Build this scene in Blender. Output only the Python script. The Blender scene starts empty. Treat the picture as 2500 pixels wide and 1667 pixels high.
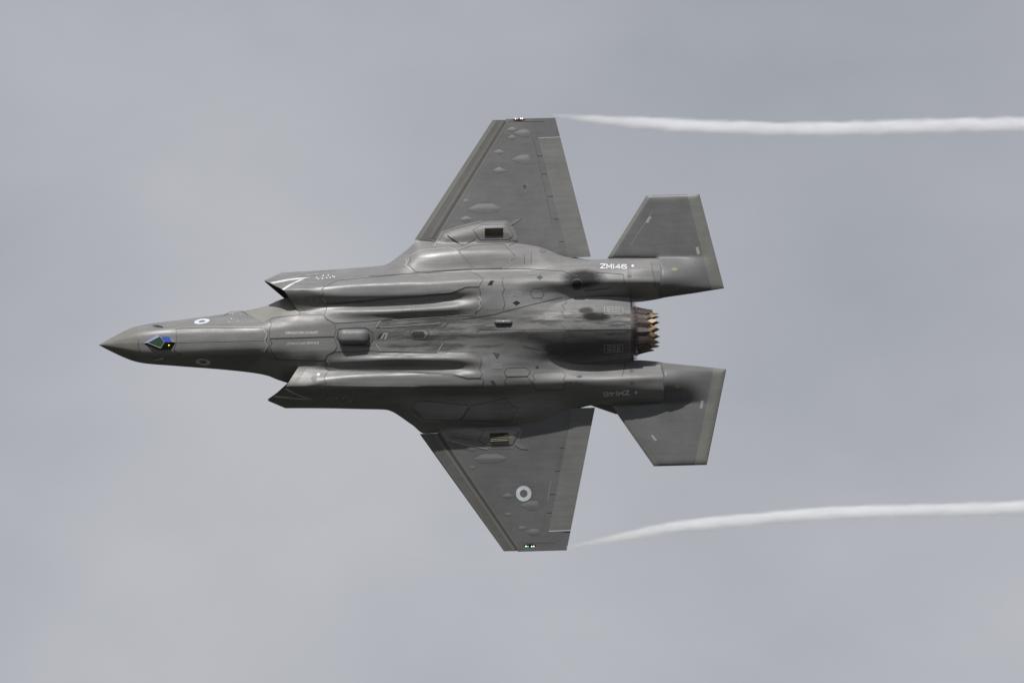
import bpy, bmesh, math, random
import numpy as np
from mathutils import Vector, Matrix, geometry
random.seed(4); np.random.seed(4)
R = math.radians
scn = bpy.context.scene
col = scn.collection

# ------------------------------------------------------------------ camera
IMG_W, IMG_H = 2500.0, 1667.0          # pixel frame the measurements were taken in
PPM = 99.2                             # pixels per metre at the aircraft's distance
DIST = 260.0
ELEV = R(15.0)
cam_d = bpy.data.cameras.new('camera'); cam = bpy.data.objects.new('camera', cam_d); col.objects.link(cam)
cam_loc = Vector((0, 0, 1.7))
view = Vector((0, math.cos(ELEV), math.sin(ELEV)))
c_r = Vector((1, 0, 0)); c_b = -view; c_p = c_b.cross(c_r)
cam.matrix_world = Matrix(((c_r.x, c_p.x, c_b.x, cam_loc.x), (c_r.y, c_p.y, c_b.y, cam_loc.y), (c_r.z, c_p.z, c_b.z, cam_loc.z), (0, 0, 0, 1)))
cam_d.sensor_width = 36.0
cam_d.lens = 36.0 * DIST / (IMG_W / PPM)
cam_d.clip_start = 1.0; cam_d.clip_end = 60000.0
scn.camera = cam
FPX = cam_d.lens / 36.0 * IMG_W

# ------------------------------------------------------------------ sun, sky, exposure
SUN_E = R(27); SUN_LEAN = R(9)
to_sun = (c_p * math.cos(SUN_E) * math.cos(SUN_LEAN) + c_b * math.sin(SUN_E) - c_r * math.cos(SUN_E) * math.sin(SUN_LEAN)).normalized()
sun_d = bpy.data.lights.new('sun', 'SUN'); sun_d.energy = 4.6; sun_d.angle = R(0.6); sun_d.color = (1.0, 0.962, 0.91)
sun = bpy.data.objects.new('sun', sun_d); col.objects.link(sun)
sun.rotation_euler = (-to_sun).to_track_quat('-Z', 'Y').to_euler()
sun.location = (0, 0, 120)
w = bpy.data.worlds.new('World'); scn.world = w; w.use_nodes = True
nt = w.node_tree; nt.nodes.clear()
N = nt.nodes.new; Lk = nt.links.new
out = N('ShaderNodeOutputWorld')
sky = N('ShaderNodeTexSky'); sky.sky_type = 'NISHITA'; sky.sun_disc = False
sky.sun_elevation = math.asin(to_sun.z); sky.sun_rotation = math.atan2(to_sun.x, to_sun.y)
bg1 = N('ShaderNodeBackground'); bg1.inputs['Strength'].default_value = 0.08; Lk(sky.outputs[0], bg1.inputs[0])
tc = N('ShaderNodeTexCoord')
n1 = N('ShaderNodeTexNoise'); n1.inputs['Scale'].default_value = 13.0; n1.inputs['Detail'].default_value = 5.0; n1.inputs['Roughness'].default_value = 0.45
mp = N('ShaderNodeMapping'); mp.inputs['Location'].default_value = (0.31, 0.2, 0.43); mp.inputs['Scale'].default_value = (1, 1, 1.5)
Lk(tc.outputs['Generated'], mp.inputs[0]); Lk(mp.outputs[0], n1.inputs['Vector'])
cr = N('ShaderNodeValToRGB'); cr.color_ramp.elements[0].position = 0.34; cr.color_ramp.elements[1].position = 0.65
cr.color_ramp.elements[0].color = (0.368, 0.380, 0.415, 1); cr.color_ramp.elements[1].color = (0.522, 0.522, 0.546, 1)
n2 = N('ShaderNodeTexNoise'); n2.inputs['Scale'].default_value = 46.0; n2.inputs['Detail'].default_value = 6.0; n2.inputs['Roughness'].default_value = 0.55; n2.inputs['Distortion'].default_value = 0.4
Lk(mp.outputs[0], n2.inputs['Vector'])
mxn = N('ShaderNodeMix'); mxn.inputs[0].default_value = 0.17; Lk(n1.outputs['Fac'], mxn.inputs[2]); Lk(n2.outputs['Fac'], mxn.inputs[3])
Lk(mxn.outputs[0], cr.inputs[0])
bg2 = N('ShaderNodeBackground'); bg2.inputs['Strength'].default_value = 1.0; Lk(cr.outputs[0], bg2.inputs[0])
mx = N('ShaderNodeMixShader'); mx.inputs[0].default_value = 0.9
Lk(bg1.outputs[0], mx.inputs[1]); Lk(bg2.outputs[0], mx.inputs[2]); Lk(mx.outputs[0], out.inputs['Surface'])
vs = scn.view_settings; vs.view_transform = 'Standard'; vs.look = 'None'; vs.gamma = 1.0; vs.exposure = 0.0; vs.use_curve_mapping = False
scn.cycles.volume_bounces = 14
scn.cycles.max_bounces = 16

# ------------------------------------------------------------------ aircraft frame: X aft, Y right wing, Z up (s = -Y left, d = -Z down)
THETA = math.atan(0.0265); ROLL = R(3.4)
ax = c_r * math.cos(THETA) + c_p * math.sin(THETA)
ay0 = c_r * math.sin(THETA) - c_p * math.cos(THETA)
ad = c_b * math.cos(ROLL) - ay0 * math.sin(ROLL)
az = -ad; ay = az.cross(ax)
NOSE = (242.0, 843.0)
def ray(px, py):
    return (c_r * ((px - IMG_W / 2) / FPX) + c_p * (-(py - IMG_H / 2) / FPX) + view)
org = cam_loc + ray(*NOSE) * DIST
ACM = Matrix(((ax.x, ay.x, az.x, org.x), (ax.y, ay.y, az.y, org.y), (ax.z, ay.z, az.z, org.z), (0, 0, 0, 1)))
ACI = ACM.inverted()
CAM_L = ACI @ cam_loc
def pix(px, py, D):
    """pixel -> (u, s) on the height field D, D measured downwards from the wing plane"""
    r = ACI.to_3x3() @ ray(px, py)
    d = 0.5
    for _ in range(14):
        t = (-d - CAM_L.z) / r.z
        u = CAM_L.x + r.x * t; s = -(CAM_L.y + r.y * t)
        d = 0.5 * d + 0.5 * float(D(np.array([u]), np.array([s]))[0])
    return (u, s)
def ux(x): return (np.asarray(x, float) - 242.0) / PPM     # measured x pixel -> metres aft of nose
def hx(h): return np.asarray(h, float) / PPM

# ------------------------------------------------------------------ numpy helpers
def pchip(x, y, xq):
    x = np.asarray(x, float); y = np.asarray(y, float); xq = np.clip(np.asarray(xq, float), x[0], x[-1])
    h = np.diff(x); dl = np.diff(y) / h
    m = np.zeros_like(y)
    if len(x) > 2:
        w1 = 2 * h[1:] + h[:-1]; w2 = h[1:] + 2 * h[:-1]
        same = dl[:-1] * dl[1:] > 0
        with np.errstate(divide='ignore', invalid='ignore'):
            mm = (w1 + w2) / (w1 / dl[:-1] + w2 / dl[1:])
        m[1:-1] = np.where(same, mm, 0)
    m[0] = dl[0]; m[-1] = dl[-1]
    i = np.clip(np.searchsorted(x, xq) - 1, 0, len(x) - 2)
    t = (xq - x[i]) / h[i]
    return (2*t**3 - 3*t**2 + 1) * y[i] + (t**3 - 2*t**2 + t) * h[i] * m[i] + (-2*t**3 + 3*t**2) * y[i+1] + (t**3 - t**2) * h[i] * m[i+1]
def smax(a, b, k):
    h = np.clip(0.5 + 0.5 * (a - b) / k, 0, 1)
    return b * (1 - h) + a * h + k * h * (1 - h)
def gsm(A, sig, axis):
    n = max(1, int(3 * sig)); k = np.exp(-0.5 * (np.arange(-n, n + 1) / sig) ** 2); k /= k.sum()
    P = np.pad(A, [(n, n) if a == axis else (0, 0) for a in (0, 1)], mode='edge')
    return np.apply_along_axis(lambda v: np.convolve(v, k, 'valid'), axis, P)
class Field:
    def __init__(f, u0, du, ds, A): f.u0, f.du, f.ds, f.A = u0, du, ds, A
    def __call__(f, u, s):
        u = np.asarray(u, float); s = np.abs(np.asarray(s, float))
        a = np.clip((u - f.u0) / f.du, 0, f.A.shape[0] - 1.001); b = np.clip(s / f.ds, 0, f.A.shape[1] - 1.001)
        i = a.astype(int); j = b.astype(int); a = a - i; b = b - j
        A = f.A
        return (A[i, j] * (1-a) * (1-b) + A[i+1, j] * a * (1-b) + A[i, j+1] * (1-a) * b + A[i+1, j+1] * a * b)

# ------------------------------------------------------------------ lower surface of the forward fuselage
core_x = [242, 248, 256, 276, 302, 327, 353, 427, 560, 630, 660, 690, 735, 830]
core_W = [.4, 3.6, 8.2, 18.8, 31.6, 41.6, 47.4, 55.5, 69.5, 80, 88, 101, 112, 112]
core_H = [.13, .18, .24, .35, .47, .55, .61, .70, .84, .90, .915, .93, .94, .94]
core_cr = [.25, 2.0, 4.6, 10.4, 18.2, 25, 29.5, 34, 33, 32, 37, 44, 52, 52]
core_cd = [.127, .165, .21, .295, .39, .455, .505, .585, .73, .80, .82, .80, .81, .81]
core_ch = [.125, .12, .115, .10, .08, .06, .05, .03, .0, .0, .0, .0, .0, .0]
core_m = [.52, .52, .52, .55, .56, .55, .54, .52, .50, .52, .58, .66, .68, .68]
U_CORE = ux(core_x)
def core_w(u): return hx(pchip(U_CORE, core_W, u))
def core_sec(u):
    g = lambda T: float(pchip(U_CORE, T, np.array([u]))[0])
    W, H, cr_, cd, ch, m = g(core_W)/PPM, g(core_H), g(core_cr)/PPM, g(core_cd), g(core_ch), g(core_m)
    hs = np.array([0, cr_ * .55, cr_, cr_ + (W - cr_) * .5, W]); ds = np.array([H, H - (H - cd) * .24, cd, ch + (cd - ch) * m, ch])
    return hs, ds
du, ds_ = 0.02, 0.008
nu = int(6.1 / du) + 1; ns = int(2.6 / ds_) + 1
sg = np.arange(ns) * ds_
A = np.zeros((nu, ns))
for i in range(nu):
    hs, dd = core_sec(i * du)
    A[i] = pchip(hs, dd, sg)
    A[i] = np.where(sg > hs[-1], dd[-1] - (sg - hs[-1]) * 1.5, A[i])
A = gsm(np.concatenate([A[:, 1:13][:, ::-1], A], 1), 2.0, 1)[:, 12:]
CORE = Field(0.0, du, ds_, A)

# ------------------------------------------------------------------ lower surface of the main body (columns: centre, plate, foot, crest, valley, ridge, line, flank, outer)
body_tab = [
 (620, [(0,.90),(20,.88),(42,.70),(52,.62),(60,.58),(119,.87),(143,.45),(156,.22),(165,.04)]),
 (700, [(0,.93),(28,.915),(50,.80),(58,.74),(66,.70),(117,.91),(143,.45),(156,.22),(166,.04)]),
 (740, [(0,.94),(32,.92),(54,.81),(60,.75),(66,.71),(117,.925),(143,.46),(156,.22),(167,.04)]),
 (800, [(0,.94),(32,.92),(46,.88),(60,.83),(77,.74),(112,.94),(143,.50),(157,.23),(169,.04)]),
 (880, [(0,.91),(32,.895),(44,.875),(58,.92),(77,.75),(112,.955),(143,.58),(158,.30),(173,.04)]),
 (936, [(0,.89),(32,.885),(43,.88),(58,.965),(77,.75),(112,.965),(143,.65),(160,.36),(176,.05)]),
 (1000,[(0,.905),(32,.88),(43,.885),(59,.995),(78,.76),(114,.97),(145,.66),(176,.42),(214,.06)]),
 (1030,[(0,.91),(32,.88),(43,.885),(60,.995),(79,.77),(115,.975),(146,.60),(190,.40),(236.5,.02)]),
 (1100,[(0,.915),(30,.885),(43,.89),(62,.995),(83,.82),(117,.98),(150,.54),(200,.40),(234,.0)]),
 (1150,[(0,.925),(30,.895),(46,.91),(66,.962),(87,.895),(118,.97),(152,.53),(202,.40),(232,.0)]),
 (1185,[(0,.94),(30,.91),(50,.925),(70,.94),(90,.925),(118,.92),(153,.52),(202,.39),(231,.0)]),
 (1250,[(0,.96),(30,.92),(50,.91),(70,.89),(90,.86),(118,.84),(153,.48),(200,.34),(229,.0)]),
 (1320,[(0,.88),(30,.86),(50,.80),(75,.70),(92,.68),(120,.74),(150,.46),(188,.26),(220,-.01)]),
 (1390,[(0,.75),(30,.70),(50,.58),(75,.46),(92,.50),(120,.66),(148,.45),(168,.24),(190,-.02)]),
 (1450,[(0,.55),(30,.48),(50,.40),(75,.28),(92,.38),(122,.62),(147,.46),(165,.22),(178,.0)]),
 (1550,[(0,.30),(30,.30),(50,.24),(74,.06),(90,.25),(120,.56),(147,.45),(165,.24),(178,.0)]),
 (1660,[(0,.10),(30,.10),(50,.08),(76,.0),(90,.14),(118,.32),(147,.27),(165,.14),(178,.0)])]
# a second ridge line rounds the nacelle off on its outer side (h, d of inner and outer ridge per station)
ridge_tab = {620: (119,.87,125,.79), 700: (117,.91,124,.83), 740: (117,.925,124,.85), 800: (106,.93,121,.89), 880: (99,.945,124,.92), 936: (98,.95,124,.93), 1000: (98,.955,125,.93), 1030: (99,.96,125,.93),
             1100: (102,.965,127,.93), 1150: (104,.955,128,.92), 1185: (106,.925,128,.88), 1250: (110,.845,128,.79), 1320: (120,.74,130,.70), 1390: (120,.66,128,.62), 1450: (122,.62,131,.59), 1550: (120,.56,130,.53), 1660: (118,.32,128,.31)}
body_tab = [(x, p[:5] + [ridge_tab[x][:2], ridge_tab[x][2:]] + p[6:]) for x, p in body_tab]
bt_u = ux([r[0] for r in body_tab])
bt_h = np.array([[p[0] for p in r[1]] for r in body_tab]) / PPM
bt_d = np.array([[p[1] for p in r[1]] for r in body_tab])
def outer(u): return pchip(bt_u, bt_h[:, -1], u)
U0 = float(bt_u[0]); nu = int((bt_u[-1] - U0) / du) + 1
ug = U0 + np.arange(nu) * du
Hc = np.stack([pchip(bt_u, bt_h[:, k], ug) for k in range(10)], 1); Dc = np.stack([pchip(bt_u, bt_d[:, k], ug) for k in range(10)], 1)
A = np.zeros((nu, ns))
for i in range(nu):
    A[i] = pchip(Hc[i], Dc[i], sg)
    A[i] = np.where(sg > Hc[i, 9], Dc[i, 9], A[i])
eng_x = ux([1100, 1180, 1250, 1320, 1384, 1460, 1550]); eng_a = [.40, .58, .70, .82, .89, .87, .745]; eng_b = [.70, .85, .93, .95, .94, .87, .70]
ea = pchip(eng_x, eng_a, ug); eb = pchip(eng_x, eng_b, ug); ENG_D = 0.06
E = np.where(ug[:, None] < eng_x[0], -1, ENG_D + eb[:, None] * (.73 * np.sqrt(np.clip(1 - (sg[None] / ea[:, None]) ** 2, 0, 1)) + .27 * np.clip(1 - sg[None] / ea[:, None], 0, 1) ** .9) - 2.0 * np.clip(sg[None] - ea[:, None], 0, 1))
A = np.where((ug[:, None] > eng_x[0]) & (ug[:, None] < ux(1575)), smax(A, E, 0.05), A)
A = gsm(A, 1.6, 0); A = gsm(np.concatenate([A[:, 1:13][:, ::-1], A], 1), 2.2, 1)[:, 12:]
cz = CORE(*np.meshgrid(ug, sg, indexing='ij')); f = np.clip((ux(790) - ug) / .5, 0, 1)[:, None]
inner = np.clip((hx(64) - sg) / .06, 0, 1)[None]
A = A * (1 - f * inner) + cz * f * inner
BODY = Field(U0, du, ds_, A)

# ------------------------------------------------------------------ wing and tail surfaces
def lin(h, h0, x0, h1, x1): return x0 + (np.asarray(h, float) - h0) * (x1 - x0) / (h1 - h0)
def w_le(h): return lin(h, 236, 1018, 529, 1218)
def w_te(h): return lin(h, 176, 1450, 529, 1370)
def w_hl(h): return lin(h, 236, 1062, 529, 1250)
def w_ht(h): return lin(h, 179, 1395, 479, 1328)
def half_t(u, s):
    h = np.abs(s) * PPM; x = np.asarray(u) * PPM + 242
    le, te = w_le(h), w_te(h); c = np.clip((x - le) / (te - le), 0, 1)
    t = 0.052
    return (te - le) / PPM * 5 * t * (.2969 * np.sqrt(c) - .126 * c - .3516 * c**2 + .2843 * c**3 - .1036 * c**4) + .006
def bend(s): return -.085 * np.clip(np.abs(np.asarray(s, float)) - 2.0, 0, 9)      # wing tips flexed upwards under load
def WING(u, s): return half_t(u, s) + bend(s)
STAB_POLY = [(1488, 180), (1588, 331), (1717, 331), (1771, 99), (1700, 89), (1632, 81), (1606, 77), (1606, 177)]
def STABB(u, s):
    x = np.asarray(u) * PPM + 242; h = np.abs(np.asarray(s)) * PPM
    b = np.clip((h - 78) / 100, 0, 1); bump = np.sin(np.pi * b ** .85) ** 1.0
    tp = np.clip((1762 - x) / 150, 0, 1); tp = tp * tp * (3 - 2 * tp)
    return .05 + .42 * bump * tp * np.clip((x - 1560) / 40, 0, 1)
def ANY(u, s):
    u = np.asarray(u, float); s = np.asarray(s, float)
    return np.where(u < ux(737) , CORE(u, s), BODY(u, s))
def OUTB(u, s):            # outer belly: whichever of body and wing lies lower
    return np.maximum(BODY(u, s), WING(u, s))

# ------------------------------------------------------------------ materials
def mat(name, color, rough=.5, metal=0., spec=.5, var=0., streak=0., bump=0., emis=None, dirt=0., coat=0.):
    m = bpy.data.materials.new(name); m.use_nodes = True
    t = m.node_tree; b = t.nodes['Principled BSDF']; n = t.nodes.new; l = t.links.new
    b.inputs['Base Color'].default_value = (*color, 1); b.inputs['Roughness'].default_value = rough; b.inputs['Metallic'].default_value = metal
    b.inputs['Specular IOR Level'].default_value = spec
    if coat: b.inputs['Coat Weight'].default_value = coat; b.inputs['Coat Roughness'].default_value = .1
    if emis: b.inputs['Emission Color'].default_value = (*emis[0], 1); b.inputs['Emission Strength'].default_value = emis[1]
    if var or streak or dirt:
        tcx = n('ShaderNodeTexCoord')
        def noise(scale, sc, det=6, rg=.6, loc=(0, 0, 0)):
            mpn = n('ShaderNodeMapping'); mpn.inputs['Scale'].default_value = sc; mpn.inputs['Location'].default_value = loc; l(tcx.outputs['Object'], mpn.inputs[0])
            q = n('ShaderNodeTexNoise'); q.inputs['Scale'].default_value = scale; q.inputs['Detail'].default_value = det; q.inputs['Roughness'].default_value = rg
            l(mpn.outputs[0], q.inputs['Vector']); return q.outputs['Fac']
        def math_(op, a, b_):
            q = n('ShaderNodeMath'); q.operation = op
            for i, v in enumerate((a, b_)):
                if isinstance(v, (int, float)): q.inputs[i].default_value = v
                else: l(v, q.inputs[i])
            return q.outputs[0]
        def mr(v, a0, a1, b0, b1):
            q = n('ShaderNodeMapRange'); q.interpolation_type = 'SMOOTHSTEP'
            l(v, q.inputs[0])
            for i, k in enumerate((a0, a1, b0, b1)): q.inputs[i + 1].default_value = k
            return q.outputs[0]
        fac = mr(noise(1.3, (1, 1, 1)), .3, .7, 1 - var, 1 + var)
        fac = math_('MULTIPLY', fac, mr(noise(22, (1, 1, 1), 3), .3, .7, 1 - var * .5, 1 + var * .5))
        if streak: fac = math_('MULTIPLY', fac, mr(noise(5, (.22, 3.0, 1.0), 7, .65), .32, .68, 1 - streak, 1 + streak))
        if dirt:
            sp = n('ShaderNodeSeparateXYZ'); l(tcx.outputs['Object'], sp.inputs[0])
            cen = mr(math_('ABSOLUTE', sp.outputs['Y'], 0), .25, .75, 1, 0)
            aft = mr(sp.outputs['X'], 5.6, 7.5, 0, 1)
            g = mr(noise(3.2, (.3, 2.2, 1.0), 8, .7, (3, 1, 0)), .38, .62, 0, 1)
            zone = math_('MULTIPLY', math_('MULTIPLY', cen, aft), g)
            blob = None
            for (bx, by, rx, ry, k) in SOOT_SHADE:
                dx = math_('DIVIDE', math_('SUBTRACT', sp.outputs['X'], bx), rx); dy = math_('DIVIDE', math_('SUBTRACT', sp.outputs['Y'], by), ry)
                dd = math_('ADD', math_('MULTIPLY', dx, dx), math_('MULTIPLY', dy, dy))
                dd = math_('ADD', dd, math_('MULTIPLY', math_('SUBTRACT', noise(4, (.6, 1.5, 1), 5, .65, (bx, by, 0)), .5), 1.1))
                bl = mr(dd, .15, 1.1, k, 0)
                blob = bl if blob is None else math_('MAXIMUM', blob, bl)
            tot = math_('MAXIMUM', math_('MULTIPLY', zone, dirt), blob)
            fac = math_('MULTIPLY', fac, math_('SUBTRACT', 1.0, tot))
        mixn = n('ShaderNodeVectorMath'); mixn.operation = 'SCALE'; mixn.inputs[0].default_value = color; l(fac, mixn.inputs['Scale'])
        l(mixn.outputs[0], b.inputs['Base Color'])
        rr = mr(noise(4, (.4, 2, 1), 5), .3, .7, rough - .06, rough + .09)
        if dirt:
            rr = math_('ADD', rr, math_('MULTIPLY', tot, .45)); l(math_('MULTIPLY', math_('SUBTRACT', 1.0, tot), spec), b.inputs['Specular IOR Level'])
        l(rr, b.inputs['Roughness'])
        if bump:
            bp = n('ShaderNodeBump'); bp.inputs['Strength'].default_value = bump; bp.inputs['Distance'].default_value = .05
            l(noise(1.6, (.35, 1.6, 1), 2, .4), bp.inputs['Height']); l(bp.outputs[0], b.inputs['Normal'])
    return m
# soot around vents, oil stain with shade painted in on the right engine half; aircraft coordinates (x, y, radius x, radius y, strength)
SOOT_SHADE = [(11.95, -1.30, .60, .28, .80), (12.25, -.33, .50, .17, .85), (12.0, -.50, .24, .11, .7), (12.0, .42, 1.5, .36, .55), (9.35, .48, .35, .18, .3), (6.9, 0, .55, .18, .45), (11.1, .12, 2.3, .60, .40), (12.3, .1, 1.0, .8, .38)]
GREY = (.157, .158, .162)
M = {}
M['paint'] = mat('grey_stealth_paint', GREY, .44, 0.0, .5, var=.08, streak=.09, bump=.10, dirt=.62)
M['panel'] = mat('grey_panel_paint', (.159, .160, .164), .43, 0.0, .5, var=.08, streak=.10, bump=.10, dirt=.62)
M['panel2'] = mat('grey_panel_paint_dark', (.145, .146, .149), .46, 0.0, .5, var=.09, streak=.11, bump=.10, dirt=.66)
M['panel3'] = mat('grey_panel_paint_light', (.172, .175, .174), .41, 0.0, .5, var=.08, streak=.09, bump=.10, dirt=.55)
M['bump'] = mat('inlet_bump_paint', (.195, .193, .180), .42, 0.0, .5, var=.08)
M['wing'] = mat('wing_grey_paint', (.110, .113, .118), .50, 0.0, .42, var=.10, streak=.05, bump=.03)
M['edge'] = mat('edge_band_paint', (.138, .142, .134), .5, 0.0, .5, var=.08, streak=.05)
M['flap'] = mat('flap_paint', (.134, .138, .136), .5, 0.0, .42, var=.08, streak=.08, bump=.05)
M['leflap'] = mat('leading_edge_paint', (.100, .101, .098), .5, 0.0, .42, var=.09, streak=.06)
M['leband'] = mat('leading_edge_band_paint', (.122, .123, .117), .5, 0.0, .42, var=.06)
M['hinge'] = mat('hinge_dark', (.052, .053, .052), .6)
M['blister'] = mat('fairing_light_paint', (.140, .147, .148), .5, 0.05, .5, var=.07)
M['radome'] = mat('radome_paint', (.150, .150, .140), .48, 0.0, .42, var=.07, streak=.05)
M['seam'] = mat('dark_seam', (.048, .049, .051), .6)
M['tape'] = mat('light_edge_tape', (.27, .27, .26), .5)
M['white'] = mat('pale_marking', (.52, .55, .58), .55, var=.14, streak=.12)
M['marking'] = mat('dull_marking', (.30, .32, .32), .55, var=.1)
M['dark'] = mat('dark_cavity', (.018, .018, .020), .7)
M['duct'] = mat('intake_duct', (.02, .02, .024), .6)
M['hole'] = mat('sensor_black', (.012, .012, .013), .25)
M['petal'] = mat('nozzle_burnt_metal', (.105, .090, .088), .38, .6, .5, var=.25, streak=.2)
M['gold'] = mat('nozzle_ceramic_tan', (.30, .22, .13), .5, .1, .5, var=.2)
M['rib'] = mat('nozzle_bright_metal', (.34, .33, .32), .3, .9)
M['glass_blue'] = mat('coated_glass_blue', (.025, .055, .25), .16, .0, .5, coat=.15)
M['glass_green'] = mat('glass_grass_reflection', (.022, .060, .036), .06, .0, .8, coat=1.0)  # grass reflection painted into the pane's base colour
M['glass_pale'] = mat('coated_glass_pale', (.19, .22, .40), .2, .0, .5, coat=.1)
M['glass_dark'] = mat('coated_glass_dark', (.006, .012, .008), .08, .0, .6, coat=.4)
M['gilt'] = mat('gold_lens', (.75, .42, .03), .2, .9)
M['canopy'] = mat('canopy_gold_tint', (.03, .025, .012), .06, .3, .8, coat=1.0)
M['gold_mark'] = mat('ochre_marking', (.20, .185, .115), .55)
M['red_light'] = mat('red_lamp', (.5, .06, .02), .2, emis=((1, .18, .05), 2.2))
M['green_light'] = mat('green_lamp', (.02, .4, .1), .2, emis=((.05, 1, .3), 1.6))
M['white_light'] = mat('white_lamp', (.8, .8, .75), .2, emis=((1, .95, .88), 2.2))
M['louvre'] = mat('vent_bronze', (.085, .075, .052), .45, .2, var=.2)

# ------------------------------------------------------------------ object helpers
def link(name, me, m=None, parent=None, smooth=True):
    o = bpy.data.objects.new(name, me); col.objects.link(o)
    if m is not None: me.materials.append(M[m] if isinstance(m, str) else m)
    if parent is not None: o.parent = parent
    if smooth and len(me.polygons): me.polygons.foreach_set('use_smooth', np.ones(len(me.polygons), bool))
    return o
def V3(u, s, d): return (float(u), float(-s), float(-d))
def mesh(name, verts, faces):
    me = bpy.data.meshes.new(name); me.from_pydata([tuple(map(float, v)) for v in verts], [], [tuple(map(int, f)) for f in faces]); me.update(); return me
def fix_normals(me, angle=None):
    bm = bmesh.new(); bm.from_mesh(me); bmesh.ops.remove_doubles(bm, verts=bm.verts, dist=1e-5); bmesh.ops.recalc_face_normals(bm, faces=bm.faces)
    if angle:
        for e in bm.edges:
            if len(e.link_faces) == 2 and e.calc_face_angle(0) > angle: e.smooth = False
    bm.to_mesh(me); bm.free(); me.update()
    return me
def grid_faces(nr, nc, off=0, flip=False):
    i, j = np.meshgrid(np.arange(nr - 1), np.arange(nc - 1), indexing='ij'); a = (i * nc + j).ravel() + off
    F = np.stack([a, a + 1, a + nc + 1, a + nc], 1)
    return (F[:, ::-1] if flip else F).tolist()
jet = bpy.data.objects.new('fighter_jet', None); col.objects.link(jet)
jet.matrix_world = ACM
jet['label'] = 'grey stealth fighter jet banked on its side with its belly showing'; jet['category'] = 'fighter jet'

def resample(poly, step, closed=True):
    P = [np.array(p, float) for p in poly]; o = []
    n = len(P)
    for i in range(n if closed else n - 1):
        a, b = P[i], P[(i + 1) % n]; k = max(1, int(np.linalg.norm(b - a) / step))
        for q in range(k): o.append(a + (b - a) * q / k)
    if not closed: o.append(P[-1])
    return np.array(o)
def fill(poly, step):
    """2-D polygon -> points (boundary first), triangles"""
    B = resample(poly, step); lo, hi = B.min(0), B.max(0)
    gx, gy = np.meshgrid(np.arange(lo[0] + step * .5, hi[0], step), np.arange(lo[1] + step * .5, hi[1], step), indexing='ij')
    G = np.stack([gx.ravel(), gy.ravel()], 1)
    G += (np.random.rand(*G.shape) - .5) * step * .05
    inside = np.zeros(len(G), bool); n = len(B)
    for i in range(n):
        a, b = B[i], B[(i + 1) % n]
        c = (a[1] > G[:, 1]) != (b[1] > G[:, 1])
        with np.errstate(divide='ignore', invalid='ignore'): xi = (b[0] - a[0]) * (G[:, 1] - a[1]) / (b[1] - a[1]) + a[0]
        inside ^= c & (G[:, 0] < xi)
    G = G[inside]
    if len(G): G = G[bdist(G, poly) > step * .45]
    pts = [Vector(p) for p in B] + [Vector(p) for p in G]
    v, e, fc, _, _, _ = geometry.delaunay_2d_cdt(pts, [(i, (i + 1) % n) for i in range(n)], [list(range(n))], 1, 1e-6)
    return np.array([(p.x, p.y) for p in v]), [tuple(q) for q in fc], B
def bdist(G, poly):
    D = np.full(len(G), 1e9); P = [np.array(p, float) for p in poly]
    for i in range(len(P)):
        a, b = P[i], P[(i + 1) % len(P)]; ab = b - a
        t = np.clip(((G - a) @ ab) / max(1e-12, ab @ ab), 0, 1)
        D = np.minimum(D, np.linalg.norm(G - (a + t[:, None] * ab), axis=1))
    return D
def plate(name, poly, D, m, lift=.006, step=.05, parent=None, bulge=0., ramp=.2, liftfn=None, sharp=None):
    """draped plate: follows the height field D, stands `lift` proud, rises by `bulge` away from its edge"""
    P, F, B = fill(poly, step)
    d = D(P[:, 0], P[:, 1]) + lift
    if bulge:
        q = np.clip(bdist(P, poly) / ramp, 0, 1); d = d + bulge * (q * q * (3 - 2 * q) if sharp is None else q)
    if liftfn: d = d + liftfn(P[:, 0], P[:, 1])
    n = len(P)
    verts = [V3(P[i, 0], P[i, 1], d[i]) for i in range(n)]
    faces = list(F)
    nb = len(B); db = D(B[:, 0], B[:, 1]); lb = liftfn(B[:, 0], B[:, 1]) if liftfn else np.zeros(nb)
    base = len(verts)
    verts += [V3(B[i, 0], B[i, 1], db[i] + lift + lb[i]) for i in range(nb)] + [V3(B[i, 0], B[i, 1], db[i] - .012) for i in range(nb)]
    faces += [(base + i, base + (i + 1) % nb, base + nb + (i + 1) % nb, base + nb + i) for i in range(nb)]
    me = mesh(name, verts, faces)
    bm = bmesh.new(); bm.from_mesh(me); bm.normal_update()
    fl = [f_ for f_ in bm.faces if f_.normal.z > 1e-4]
    bmesh.ops.reverse_faces(bm, faces=fl); bm.to_mesh(me); bm.free()
    return link(name, me, m, parent or jet)
def ribbon(name, pts, D, width, m, lift=.004, closed=False, parent=None, step=.05):
    """painted line or seam draped on the surface; pts in (u, s), width in metres"""
    P = resample(pts, step, closed)
    n = len(P)
    T = np.roll(P, -1, 0) - np.roll(P, 1, 0) if closed else np.gradient(P, axis=0)
    T /= np.maximum(1e-9, np.linalg.norm(T, axis=1))[:, None]
    Nn = np.stack([-T[:, 1], T[:, 0]], 1)
    a, b = P + Nn * width / 2, P - Nn * width / 2
    verts = [V3(*q, dd) for q, dd in zip(a, D(a[:, 0], a[:, 1]) + lift)] + [V3(*q, dd) for q, dd in zip(b, D(b[:, 0], b[:, 1]) + lift)]
    faces = [(i, (i + 1) % n, n + (i + 1) % n, n + i) for i in range(n if closed else n - 1)]
    return link(name, mesh(name, verts, faces), m, parent or jet)
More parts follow.
